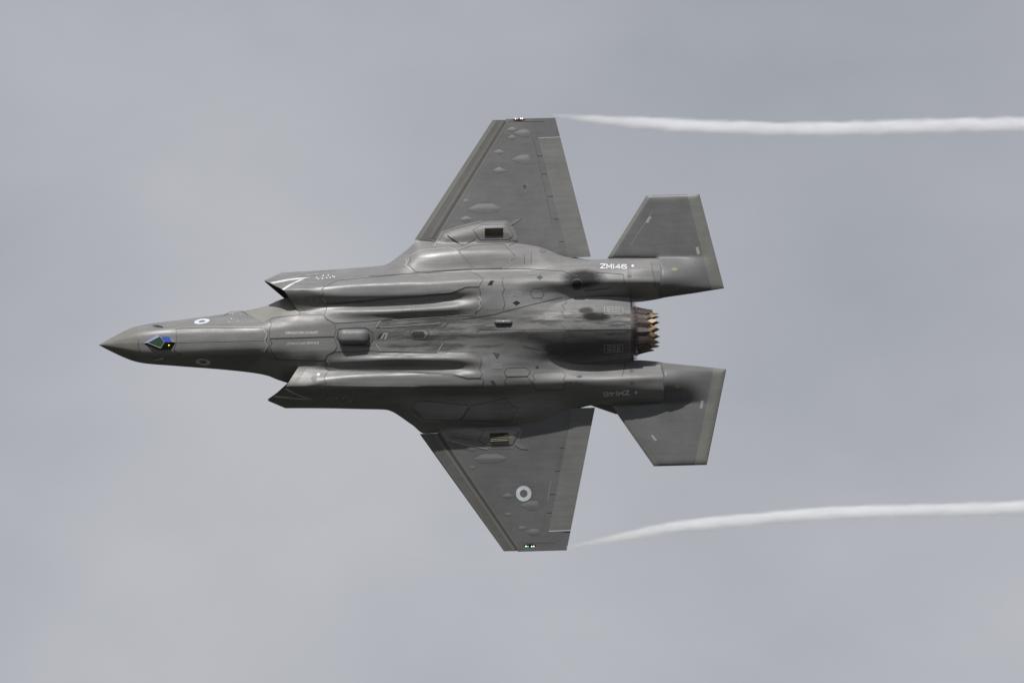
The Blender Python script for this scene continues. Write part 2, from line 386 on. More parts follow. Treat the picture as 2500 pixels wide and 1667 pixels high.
# zoomed photograph crops: crop pixel -> picture pixel
CROP = {1: (200, 650), 2: (600, 600), 3: (900, 250), 4: (900, 480), 5: (1200, 600), 6: (1300, 440), 7: (900, 800), 8: (950, 1000)}
def Z(k, pts, D=BODY, sc=3.92):
    ox, oy = CROP[k]; return [pix(ox + x / sc, oy + y / sc, D) for x, y in pts]
def mirror(pts): return [(u, -s) for u, s in pts][::-1]

# ------------------------------------------------------------------ forward fuselage
def up_core(u, t):
    H = pchip(ux([242, 256, 302, 353, 427, 560, 700, 830]), [-.12, -.06, .10, .22, .33, .45, .55, .62], u)
    ch = pchip(U_CORE, core_ch, u)
    return ch - (H + ch) * (1 - np.abs(t) ** 2.0) ** .75
def loft_core(name, x0, x1, nr, m, parent, drop=None):
    us = np.linspace(0, 1, nr); us = ux(x0) + (ux(x1) - ux(x0)) * us ** (1.5 if x0 < 250 else 1)
    t = np.linspace(-1, 1, 141); t = np.sign(t) * np.abs(t) ** .85
    W = core_w(us)
    S = W[:, None] * t[None]; Uu = np.repeat(us[:, None], len(t), 1)
    Dl = CORE(Uu, S); Dl[:, 0] = Dl[:, -1] = pchip(U_CORE, core_ch, us)
    if drop is not None: Dl = Dl - np.clip((us - ux(drop)) / .05, 0, 1)[:, None] * .02
    Du = up_core(Uu, np.repeat(t[None], nr, 0))
    v = [V3(*q) for q in zip(Uu.ravel(), S.ravel(), Dl.ravel())] + [V3(*q) for q in zip(Uu.ravel(), S.ravel(), Du.ravel())]
    n = nr * len(t)
    return link(name, mesh(name, v, grid_faces(nr, len(t), 0, True) + grid_faces(nr, len(t), n)), m, parent)
radome = loft_core('radome', 242, 338, 60, 'radome', jet)
fore = loft_core('forward_fuselage', 338, 800, 200, 'paint', jet, drop=733)

# ------------------------------------------------------------------ main body
BW = np.array([0, 58, 64, 117, 146, 166.]) / 166.; BX = np.array([733, 735, 732, 698, 650, 693.])
def x_lip(t): return np.interp(np.abs(t), BW, BX)
NC = 321; NR = 330
tcol = np.unique(np.concatenate([np.linspace(-1, 1, NC), BW, -BW])); NC = len(tcol)
r = np.linspace(0, 1, NR)
XX = x_lip(tcol)[None] + (1545 - x_lip(tcol))[None] * r[:, None]
UU = ux(XX); SS = outer(UU) * tcol[None]
DD = BODY(UU, SS)
def up_body(u, t):
    H = pchip(ux([620, 740, 900, 1100, 1300, 1450, 1660]), [.50, .60, .72, .78, .70, .60, .5], u)
    o = np.interp(np.asarray(u), bt_u, bt_d[:, -1])
    return o - H * np.clip(1 - np.abs(t) ** 2.4, 0, 1) ** .8
TT = np.repeat(tcol[None], NR, 0)
DD[:, 0] = DD[:, -1] = np.interp(UU[:, 0], bt_u, bt_d[:, -1])
v = [V3(*q) for q in zip(UU.ravel(), SS.ravel(), DD.ravel())]
body = link('centre_fuselage', mesh('centre_fuselage', v, grid_faces(NR, NC, 0, True)), 'paint', jet)
# upper skin, starting at the upper intake lip
BXU = np.array([760, 745, 735, 697, 650, 693.]); BWU = np.array([0, 60, 70, 104, 146, 166.]) / 166
XU = np.interp(np.abs(tcol), BWU, BXU); XX2 = XU[None] + (1545 - XU)[None] * r[:, None]
UU2 = ux(XX2); SS2 = outer(UU2) * tcol[None]; DU = up_body(UU2, TT)
DU[0] += 0
v = [V3(*q) for q in zip(UU2.ravel(), SS2.ravel(), DU.ravel())]
link('dorsal_skin', mesh('dorsal_skin', v, grid_faces(NR, NC, 0)), 'paint', jet)
# intakes: duct loops running back from the lips
for sg_ in (1, -1):
    lo_t = np.concatenate([np.linspace(60, 117, 14), np.linspace(119, 146, 10)]) / 166.; hi_t = lo_t[::-1]
    loop = []
    for t in lo_t: u = ux(x_lip(t)); s = outer(u) * t; loop.append((u, s, BODY(u, s) - .012))
    for t in hi_t[1:]:
        u = ux(np.interp(t, BWU, BXU)) ; s = outer(u) * t; loop.append((u, s, up_body(np.array(u), np.array(t)) + .02))
    loop = np.array([[float(q) for q in p] for p in loop]); cen = np.array([ux(1000), .75, .35])
    v = []; n = len(loop); K = 14
    for k in range(K):
        f_ = k / (K - 1); P = loop.copy()
        if k: P[:, 2] = np.where(np.arange(n) < len(lo_t), P[:, 2] - .03, P[:, 2] + .01)
        P[:, 0] += f_ * (ux(1000) - P[:, 0]); g_ = min(1, f_) * .45
        P[:, 1:] += g_ * (cen[1:] - P[:, 1:]) * f_
        v += [V3(p[0], sg_ * p[1], p[2]) for p in P]
    F = [(k * n + i, k * n + (i + 1) % n, (k + 1) * n + (i + 1) % n, (k + 1) * n + i) for k in range(K - 1) for i in range(n)] + [tuple((K - 1) * n + i for i in range(n))]
    link('intake_duct', fix_normals(mesh('intake_duct', v, F), R(40)), 'duct', jet)
    # lighter lip band, draped just behind the lip edge
    for (ta, tb, nm) in ((66, 117, 'intake_lip'), (117, 146, 'intake_lip')):
        tt = np.linspace(ta, tb, 14) / 166.
        fr = [(float(ux(x_lip(t) + .6)), float(sg_ * outer(ux(x_lip(t))) * t)) for t in tt]
        bk = [(a + 21 / PPM, b) for a, b in fr][::-1]
        plate(nm, fr + bk, BODY, 'edge', .004, .035)

# rear bulkhead between the booms, behind the nozzle
bk = []
th = np.linspace(0, 2 * math.pi, 65)[:-1]
v = [V3(ux(1542), .69 * math.cos(a), ENG_D + .66 * math.sin(a)) for a in th] + [V3(ux(1542), 0, ENG_D)]
link('rear_bulkhead', mesh('rear_bulkhead', v, [(i, (i + 1) % 64, 64) for i in range(64)]), 'dark', jet)
# tail booms
for sg_ in (1, -1):
    nr, nc = 40, 60
    us = np.linspace(ux(1535), ux(1620), nr); tt = np.linspace(0, 1, nc)
    hin = pchip(ux([1535, 1555, 1590, 1632]), [71, 71, 74, 81], us) / PPM; hout = hx(178.)
    S = hin[:, None] + (hout - hin)[:, None] * tt[None]; Uu = np.repeat(us[:, None], nc, 1)
    D_ = BODY(Uu, S); e_ = np.clip(np.minimum(tt, 1 - tt) / .04, 0, 1)[None]
    D_ = np.maximum(D_, .03) * np.sqrt(e_) ; D_[:, 0] = D_[:, -1] = 0
    Dt = -.28 * np.sin(np.pi * np.repeat(tt[None], nr, 0)) ** .6
    v = [V3(*q) for q in zip(Uu.ravel(), sg_ * S.ravel(), D_.ravel())] + [V3(*q) for q in zip(Uu.ravel(), sg_ * S.ravel(), Dt.ravel())]
    n = nr * nc; F = grid_faces(nr, nc) + grid_faces(nr, nc, n, True)
    F += [(i, i + 1, n + i + 1, n + i) for i in range(nc - 1)] + [((nr - 1) * nc + i, (nr - 1) * nc + i + 1, n + (nr - 1) * nc + i + 1, n + (nr - 1) * nc + i) for i in range(nc - 1)]
    link('tail_boom', fix_normals(mesh('tail_boom', v, F), R(60)), 'paint', jet)

# ------------------------------------------------------------------ wings
def wing_piece(name, h0, h1, xa, xb, m, parent, sg_, hinge=None, defl=0., nh=40, nx=28):
    hs = np.linspace(h0, h1, nh); c = (1 - np.cos(np.linspace(0, np.pi, nx))) / 2
    Xx = xa(hs)[:, None] + (xb(hs) - xa(hs))[:, None] * c[None]; Hh = np.repeat(hs[:, None], nx, 1)
    Uu, S = ux(Xx), hx(Hh); T = half_t(Uu, S)
    bz = -bend(S); lo = np.stack([Uu, -S * sg_, bz - T], -1).reshape(-1, 3); hi = np.stack([Uu, -S * sg_, bz + T], -1).reshape(-1, 3)
    n = nh * nx
    v = np.concatenate([lo, hi])
    if defl:
        a = np.array([ux(hinge(h0)), -hx(h0) * sg_, -bend(hx(h0))]); b = np.array([ux(hinge(h1)), -hx(h1) * sg_, -bend(hx(h1))])
        k = (b - a) / np.linalg.norm(b - a)
        rot = np.array(Matrix.Rotation(defl * sg_, 3, Vector(k)))
        v = (v - a) @ rot.T + a
    F = grid_faces(nh, nx) + grid_faces(nh, nx, n, True)
    F += [(i, i + 1, n + i + 1, n + i) for i in range(nx - 1)] + [((nh - 1) * nx + i, (nh - 1) * nx + i + 1, n + (nh - 1) * nx + i + 1, n + (nh - 1) * nx + i) for i in range(nx - 1)]
    F += [(i * nx, (i + 1) * nx, n + (i + 1) * nx, n + i * nx) for i in range(nh - 1)] + [(i * nx + nx - 1, (i + 1) * nx + nx - 1, n + (i + 1) * nx + nx - 1, n + i * nx + nx - 1) for i in range(nh - 1)]
    return link(name, fix_normals(mesh(name, v, F), R(35)), m, parent)
wings = {}
for sg_ in (1, -1):
    wg = wing_piece('wing', 130, 529, lambda h: w_hl(h), lambda h: w_ht(h), 'wing', jet, sg_, nh=60, nx=40)
    wings[sg_] = wg
    wing_piece('wing_tip', 482, 529, lambda h: w_ht(h) - .3, lambda h: w_te(h), 'wing', wg, sg_, nh=12)
    wing_piece('leading_edge_flap', 237.0, 527, lambda h: w_le(h), lambda h: w_hl(h) - .9, 'leflap', wg, sg_, lambda h: w_hl(h), R(5.0), nx=24)
    wing_piece('flaperon', 184, 480.0, lambda h: w_ht(h) + .35, lambda h: w_te(h), 'flap', wg, sg_, lambda h: w_ht(h), R(-4.0), nx=16)

# ------------------------------------------------------------------ horizontal stabilisers, vertical tails
def lens(name, poly, fl, fu, put, m, parent, step=.06, edge=.35):
    P, F, B = fill(poly, step); q = np.clip(bdist(P, poly) / edge, 0, 1); q = np.sqrt(q * (2 - q))
    lo = fl(P[:, 0], P[:, 1]) * q; hi = fu(P[:, 0], P[:, 1]) * q; n = len(P)
    v = [put(P[i, 0], P[i, 1], lo[i]) for i in range(n)] + [put(P[i, 0], P[i, 1], -hi[i]) for i in range(n)]
    return link(name, fix_normals(mesh(name, v, F + [tuple(n + i for i in f_[::-1]) for f_ in F]), R(50)), m, parent)
for sg_ in (1, -1):
    poly = [(float(ux(x)), float(hx(h))) for x, h in STAB_POLY]
    st = lens('tailplane', poly, STABB, lambda u, s: np.full(len(u), .05), lambda u, s, d: V3(u, sg_ * s, d), 'wing', jet, .035, .16)
    SB = lambda u, s, poly=poly: STABB(u, s) * (lambda q: np.sqrt(q * (2 - q)))(np.clip(bdist(np.stack([np.asarray(u), np.abs(np.asarray(s))], 1), poly) / .16, 0, 1))
    te = [(1687, 330), (1716, 330), (1769.5, 100.5), (1740, 97)]
    plate('edge_band', [(float(ux(x)), float(sg_ * hx(h))) for x, h in te], SB, 'edge', .004, .05, st)
    le = [(1490, 182), (1588.5, 330), (1600, 330), (1501, 182)]
    plate('edge_band', [(float(ux(x)), float(sg_ * hx(h))) for x, h in le], SB, 'edge', .004, .05, st)
    STB = SB
    # vertical tail, canted outwards
    cant = R(21); root = np.array([0, 1.36, -.2])
    vp = [(ux(1325), 0.), (ux(1500), 1.62), (ux(1590), 1.62), (ux(1560), 0.)]
    vt = lens('vertical_tail', [(float(a), float(b)) for a, b in vp], lambda u, z: np.full(len(u), .05), lambda u, z: np.full(len(u), .05),
              lambda u, z, d: V3(u, sg_ * (root[1] + z * math.sin(cant) + d * math.cos(cant)), root[2] - z * math.cos(cant) + d * math.sin(cant)), 'wing', jet, .1, .3)
# ------------------------------------------------------------------ canopy
v = []; nr, nc = 28, 25
for i in range(nr):
    f_ = i / (nr - 1); u = ux(400) + f_ * (ux(690) - ux(400)); hgt = .62 * math.sin(math.pi * f_ ** .8) ** .7; wd = .46 * math.sin(math.pi * (.04 + .92 * f_)) ** .5
    for j in range(nc):
        a = math.pi * j / (nc - 1); bz = -float(up_core(np.array([u]), np.array([0.]))[0])
        v.append((u, wd * math.cos(a), bz - .12 + (hgt + .1) * math.sin(a)))
link('canopy', fix_normals(mesh('canopy', v, grid_faces(nr, nc))), 'canopy', jet)

# ------------------------------------------------------------------ nozzle
noz = bpy.data.objects.new('nozzle', None); col.objects.link(noz); noz.parent = jet
noz.location = V3(ux(1549), 0, ENG_D); noz.rotation_euler = (0, R(5.5), 0)
def cyl(a, rad, phi): return (a, rad * math.cos(phi), rad * math.sin(phi))
NPET = 15
def petal(name, a0, r0, a1, r1, tip, halfw, ridge, phi, m, th=.014):
    rows = [(a0, r0, 1.0), ((a0 + a1) / 2, (r0 * .45 + r1 * .55), .97), (a1, r1, .93)]
    v = []; 
    for sh in (0, th):
        for a, rr, wf in rows:
            for k, q in ((-1, 0), (-.5, .5), (0, 1), (.5, .5), (1, 0)): v.append(cyl(a, rr - sh + ridge * q, phi + halfw * k * wf))
        v.append(cyl(tip, r1 - sh - .012 + ridge * .6, phi))
    F = []
    for o, fl in ((0, 0), (16, 1)):
        for i in range(2):
            for j in range(4):
                q = (o + i*5 + j, o + i*5 + j + 1, o + (i+1)*5 + j + 1, o + (i+1)*5 + j); F.append(q[::-1] if fl else q)
        for j in range(4): F.append((o + 10 + j, o + 10 + j + 1, o + 15))
    ring = [0, 1, 2, 3, 4, 9, 14, 15, 10, 5]
    F += [(ring[i], ring[(i + 1) % 10], 16 + ring[(i + 1) % 10], 16 + ring[i]) for i in range(10)]
    return link(name, fix_normals(mesh(name, v, F), R(12)), m, noz)
for k in range(NPET):
    ph = 2 * math.pi * (k + .5) / NPET
    petal('outer_petal', .07, .560, .33, .497, .475, math.pi / NPET * .97, .034, ph, 'petal')
    petal('inner_petal', .18, .50, .43, .435, .60, math.pi / NPET * .99, .0, ph + math.pi / NPET, 'gold', .01)
v = []; F = []
for i, (a, rr) in enumerate([(-.05, .60), (.03, .605), (.06, .585), (.08, .56), (.10, .50), (.0, .48), (-.4, .46)]):
    v += [cyl(a, rr, t) for t in np.linspace(0, 2 * math.pi, 61)[:-1]]
F = [(i * 60 + j, i * 60 + (j + 1) % 60, (i + 1) * 60 + (j + 1) % 60, (i + 1) * 60 + j) for i in range(6) for j in range(60)]
link('nozzle_ring', fix_normals(mesh('nozzle_ring', v, F)), 'dark', noz)
for k in range(NPET):
    petal('petal_seal', .08, .548, .28, .49, .34, math.pi / NPET * .34, .018, 2 * math.pi * k / NPET, 'dark', .01)
NT = 60
v = []; F = []
for k in range(NT):                    # small bright actuator ribs round the nozzle throat
    p0 = 2 * math.pi * k / NT; b = len(v)
    for dp, rr in ((-.026, .572), (.026, .572), (0, .612)):
        v += [cyl(.035, rr, p0 + dp), cyl(.095, rr - .03, p0 + dp)]
    F += [(b, b + 1, b + 5, b + 4), (b + 4, b + 5, b + 3, b + 2), (b, b + 4, b + 2), (b + 1, b + 3, b + 5)]
rib_o = link('actuator_ribs', fix_normals(mesh('actuator_ribs', v, F)), 'rib', noz, smooth=False)
rib_o['kind'] = 'stuff'
# serrated trailing edge of the engine fairing
v = []; F = []
for k in range(42):
    s0 = -.73 + 1.46 * (k + .5) / 42; hw = .73 / 42
    for xx, ss, dz in ((1541, s0 - hw, .012), (1541, s0 + hw, .012), (1558, s0, -.025), (1541, s0 - hw, -.03), (1541, s0 + hw, -.03)):
        v.append(V3(ux(xx), ss * (.985 if xx > 1550 else 1), float(BODY(np.array([ux(min(xx, 1543))]), np.array([ss]))[0]) + dz))
    b = k * 5; F += [(b, b + 1, b + 2), (b + 3, b + 2, b + 4), (b, b + 2, b + 3), (b + 1, b + 4, b + 2), (b, b + 3, b + 4, b + 1)]
link('serrated_edge', fix_normals(mesh('serrated_edge', v, F)), 'petal', jet, smooth=False)['kind'] = 'stuff'

# ------------------------------------------------------------------ sensor turret window under the nose (faceted)
def EO(k): return pix(320 + k[0] / 9.8, 760 + k[1] / 9.8, CORE)
ep = {'tip': (270, 765, 0), 'tl': (620, 562, .0), 'tr': (900, 588, .0), 'rr': (985, 738, .055), 'tail': (1090, 740, .0), 'br': (985, 912, .0), 'bl': (650, 928, .0),
      'g0': (395, 757, .05), 'g1': (690, 608, .075), 'g2': (805, 740, .09), 'g3': (712, 887, .075)}
EV = {}
for k_, (x, y, l_) in ep.items():
    u, s = EO((x, y)); EV[k_] = V3(u, s, float(CORE(np.array([u]), np.array([s]))[0]) + l_ - (.01 if l_ == 0 else 0))
_g0, _g2 = EV['g0'], EV['g2']; _sl = (_g2[2] - .02 + .06 * 0 - _g0[2]) / (_g2[0] - _g0[0])     # main pane: one flat plane along the keel
for k_ in ('g1', 'g2', 'g3'): EV[k_] = (EV[k_][0], EV[k_][1], _g0[2] + _sl * (EV[k_][0] - _g0[0]))
tur = bpy.data.objects.new('sensor_window', None); col.objects.link(tur); tur.parent = jet
def facet(name, keys, m):
    v = [Vector(EV[k_]) for k_ in keys]; nrm = geometry.normal(v[:4] if len(v) > 3 else v)
    if nrm.z > 0: nrm = -nrm
    n = len(v); vv = [tuple(q) for q in v] + [tuple(q - nrm * .02) for q in v]
    me = mesh(name, vv, [tuple(range(n)), tuple(range(2 * n - 1, n - 1, -1))] + [(i, (i + 1) % n, n + (i + 1) % n, n + i) for i in range(n)])
    return link(name, fix_normals(me), m, tur, smooth=False)
facet('pane', ['g0', 'g1', 'g2', 'g3'], 'glass_green')
facet('pane', ['tip', 'tl', 'g1', 'g0'], 'glass_pale')
facet('pane', ['tip', 'g0', 'g3', 'bl'], 'glass_dark')
facet('pane', ['g1', 'tl', 'tr', 'rr', 'g2'], 'glass_blue')
facet('pane', ['g2', 'rr', 'br', 'bl', 'g3'], 'glass_dark')
facet('rear_cover', ['rr', 'tr', 'tail'], 'paint'); facet('rear_cover', ['rr', 'tail', 'br'], 'hole')
def bar(name, a, b, rad, m, parent):
    a, b = Vector(a), Vector(b); q = (b - a).to_track_quat('Z', 'Y'); L = (b - a).length
    v = [tuple(a + q @ Vector((rad * math.cos(t), rad * math.sin(t), z))) for z in (0, L) for t in [i * math.pi / 3 for i in range(6)]]
    return link(name, mesh(name, v, [(i, (i + 1) % 6, 6 + (i + 1) % 6, 6 + i) for i in range(6)]), m, parent)
for a, b in (('g0', 'g1'), ('g1', 'g2'), ('g2', 'g3'), ('g3', 'g0')): bar('pane_frame', EV[a], EV[b], .007, 'tape', tur)
def ball(name, c, rad, m, parent, sc=(1, 1, 1), seg=16):
    bm = bmesh.new(); bmesh.ops.create_uvsphere(bm, u_segments=seg, v_segments=seg // 2, radius=rad)
    for q in bm.verts: q.co = Vector((q.co.x * sc[0], q.co.y * sc[1], q.co.z * sc[2])) + Vector(c)
    me = bpy.data.meshes.new(name); bm.to_mesh(me); bm.free(); return link(name, me, m, parent)
u, s = EO((910, 825)); ball('lens', V3(u, s, float(CORE(np.array([u]), np.array([s]))[0]) + .065), .034, 'gilt', tur, (1, 1, .6))

# ------------------------------------------------------------------ doors and panels draped on the belly (one object each)
def outline_seam(pts, D, wpx=1.5, m='seam', lift=.0085): ribbon('panel_seam', pts, D, wpx / PPM, m, lift, True)
DN = [0]
def door(name, pts, D, m=None, seam=1.3, step=.05):
    DN[0] += 1
    plate(name, pts, D, m or ('panel', 'panel2', 'panel3')[(DN[0] * 7 + DN[0] // 3) % 3], .006, step)
    if seam: outline_seam(pts, D, seam)
door('nose_wheel_door', Z(1, [(900, 600), (1000, 590), (1735, 588), (1778, 650), (1748, 704), (905, 722)], CORE), CORE)
door('nose_wheel_door', Z(1, [(905, 732), (1748, 710), (1778, 765), (1740, 818), (1580, 825), (960, 850), (880, 805)], CORE), CORE)
door('lift_fan_door', Z(2, [(222, 712), (270, 687), (400, 675), (520, 664), (735, 657), (772, 705), (848, 745), (866, 800), (848, 868), (230, 886), (222, 800), (248, 745)], ANY), ANY)
door('lift_fan_door', Z(2, [(230, 893), (848, 876), (876, 965), (846, 1010), (778, 1050), (750, 1100), (600, 1100), (300, 1085), (250, 1015), (232, 960), (255, 935)], ANY), ANY)
door('weapon_bay_door', Z(2, [(850, 345), (725, 412), (745, 460), (728, 495), (775, 553), (900, 545), (1960, 452), (2110, 393), (2232, 390), (2252, 350), (2275, 312), (2235, 288), (2165, 252), (1620, 264), (880, 332)]), BODY)
door('weapon_bay_door', Z(2, [(788, 1198), (752, 1265), (772, 1310), (754, 1340), (1400, 1350), (2275, 1358), (2265, 1330), (2278, 1290), (2255, 1274), (2125, 1278), (1985, 1236), (1500, 1210), (900, 1196)]), BODY)
door('bay_door', Z(2, [(770, 615), (752, 655), (777, 700), (852, 740), (1200, 722), (1290, 710), (2190, 652), (2228, 610), (2248, 565), (2228, 510), (2248, 450), (2233, 402), (2112, 403), (1962, 463), (900, 557), (778, 565)]), BODY)
door('bay_door', Z(2, [(852, 1017), (782, 1052), (755, 1105), (782, 1140), (763, 1165), (788, 1188), (900, 1187), (1500, 1198), (1985, 1226), (2125, 1267), (2248, 1262), (2262, 1220), (2238, 1180), (2260, 1080), (2200, 1020), (1940, 1017), (1880, 1030), (1290, 1020), (1220, 1007)]), BODY)
door('wheel_door', Z(4, [(385, 580), (405, 605), (382, 650), (450, 720), (985, 690), (848, 520), (785, 487), (495, 514)], OUTB), OUTB, seam=1.3)
door('wheel_door', Z(4, [(858, 517), (1002, 690), (1285, 683), (1356, 650), (1337, 610), (1406, 570), (1288, 450), (1000, 467)], OUTB), OUTB, seam=1.3)
door('wheel_door', Z(7, [(430, 722), (412, 760), (530, 886), (850, 886), (903, 850), (955, 762), (950, 742), (500, 695)], OUTB), OUTB, seam=1.2)
door('wheel_door', Z(7, [(978, 748), (910, 850), (872, 885), (1340, 902), (1378, 880), (1440, 770), (1368, 740), (1318, 674)], OUTB), OUTB, seam=1.2)
for pts in ([(1325, 387), (1510, 384), (1548, 420), (1520, 463), (1322, 466), (1297, 430)], [(1322, 474), (1520, 472), (1568, 525), (1530, 553), (1332, 556), (1298, 520)],
            [(1600, 430), (1860, 424), (1883, 460), (1863, 490), (1883, 520), (1863, 560), (1880, 598), (1600, 593), (1572, 520), (1592, 490), (1568, 450)]):
    door('access_panel', Z(7, pts), BODY, seam=1.2)
door('access_panel', Z(4, [(1575, 880), (1650, 880), (1680, 920), (1655, 970), (1570, 970), (1545, 925)]), BODY, seam=1.0)
door('access_panel', Z(4, [(1652, 505), (1680, 505), (1694, 519), (1680, 533), (1652, 533), (1638, 519)], OUTB), OUTB, seam=1.0)
door('engine_bay_door', Z(5, [(715, 520), (750, 502), (950, 487), (1330, 474), (1335, 797), (715, 803), (662, 740), (710, 690), (667, 630), (710, 610), (672, 570), (715, 550)]), BODY)
door('engine_bay_door', Z(5, [(715, 812), (1335, 806), (1340, 1080), (900, 1128), (760, 1122), (702, 1060), (710, 930), (672, 910)]), BODY)
door('access_panel', Z(4, [(395, 1295), (430, 1265), (545, 1265), (580, 1305), (540, 1365), (420, 1360)]), BODY, seam=2.2)
plate('vent_opening', Z(4, [(425, 1292), (520, 1290), (540, 1318), (520, 1352), (430, 1350), (410, 1322)]), BODY, 'dark', .010)
plate('vent_opening', Z(4, [(80, 1352), (108, 1312), (135, 1312), (108, 1354)]), BODY, 'dark', .010)
ribbon('panel_seam', Z(4, [(115, 1362), (150, 1310), (180, 1310), (155, 1365)]), BODY, 2.5 / PPM, 'marking', .006)
for sg_ in (1, -1):
    bp_ = Z(1, [(1560, 440), (1740, 392), (1860, 335), (1940, 308), (1985, 330), (2085, 452), (1960, 470), (1820, 492), (1730, 540)], CORE)
    plate('inlet_bump', bp_ if sg_ == 1 else mirror(bp_), CORE, 'bump', .004, .04)
for x, y in ((1445, 458), (1515, 458), (1430, 500), (1410, 530), (1495, 522)): P_ = Z(1, [(x - 5, y), (x, y - 4), (x + 5, y), (x, y + 4)], CORE); plate('marking_dot', P_, CORE, 'white', .008, .03)
# open seams
for k_, pts, D in ((2, [(1250, 785), (1290, 715), (1855, 690), (1870, 740), (1250, 785)], BODY), (2, [(1240, 935), (1290, 1012), (1830, 1020), (1895, 925)], BODY), (2, [(1880, 790), (1940, 735)], BODY),
                   (4, [(900, 1172), (1200, 1125), (1500, 1048), (1850, 962)], BODY), (4, [(0, 763), (400, 735), (990, 695), (1300, 690), (1500, 690), (1850, 712), (2000, 760)], BODY),
                   (4, [(1035, 1300), (1065, 1270), (1880, 1270)], BODY), (4, [(1285, 770), (1278, 830), (1300, 880), (1280, 930), (1305, 1030), (1285, 1080)], BODY),
                   (5, [(720, 1062), (560, 1010), (300, 960)], BODY), (6, [(600, 880), (870, 900), (880, 990)], BODY), (6, [(1135, 790), (1175, 1015)], BODY), (6, [(1210, 785), (1270, 1000)], BODY),
                   (5, [(1660, 1130), (1655, 1450)], BODY), (5, [(1280, 1130), (1250, 1250)], BODY), (4, [(1490, 560), (1490, 640)], OUTB), (4, [(1555, 530), (1555, 640)], OUTB),
                   (5, [(895, 430), (1130, 408), (1150, 380)], BODY), (4, [(1340, 418), (1430, 420), (1345, 470)], OUTB), (1, [(545, 700), (540, 760), (560, 830)], CORE), (1, [(1360, 470), (1420, 435), (1540, 430), (1590, 470)], CORE)):
    ribbon('panel_seam', Z(k_, pts, D), D, 1.3 / PPM, 'seam', .0085)
# pale sealing tape along some edges
for k_, pts, D, wd in ((2, [(1530, 130), (1545, 165), (1525, 185), (1600, 250)], BODY, 3), (2, [(2228, 480), (2248, 515), (2228, 545), (2248, 575), (2225, 620)], BODY, 3.5), (1, [(895, 590), (1100, 580), (1740, 583)], CORE, 1.4),
                       (1, [(905, 727), (1750, 706)], CORE, 1.6), (1, [(960, 853), (1580, 828), (1745, 821)], CORE, 1.4), (2, [(730, 497), (772, 545)], BODY, 4), (2, [(780, 1100), (800, 1135)], BODY, 4),
                       (4, [(350, 652), (390, 605), (375, 580), (500, 512), (780, 485), (850, 520)], OUTB, 1.8), (4, [(850, 522), (995, 692)], OUTB, 1.6), (4, [(1285, 687), (1362, 650), (1340, 610), (1412, 572)], OUTB, 1.8), (7, [(1385, 878), (1445, 772)], OUTB, 1.6), (7, [(410, 830), (530, 890), (700, 892)], OUTB, 1.4),
                       (2, [(1245, 780), (1290, 715)], BODY, 2.5), (2, [(1245, 940), (1295, 1010)], BODY, 2.5), (2, [(1835, 1018), (1890, 930)], BODY, 2), (2, [(1290, 782), (1860, 742)], BODY, 1.5), (2, [(1400, 712), (2190, 656)], BODY, 1.6)):
    ribbon('edge_tape', Z(k_, pts, D), D, wd / PPM, 'tape', .0095)
# zig-zag joint ahead of the lift-fan doors
for o_, m_ in ((0, 'tape'), (10, 'seam')):
    ribbon('edge_tape' if m_ == 'tape' else 'panel_seam', Z(2, [(165 + o_, 785), (205 + o_, 850), (180 + o_, 905), (210 + o_, 960), (175 + o_, 1015)], CORE), CORE, (3 if m_ == 'tape' else 1.3) / PPM, m_, .009)

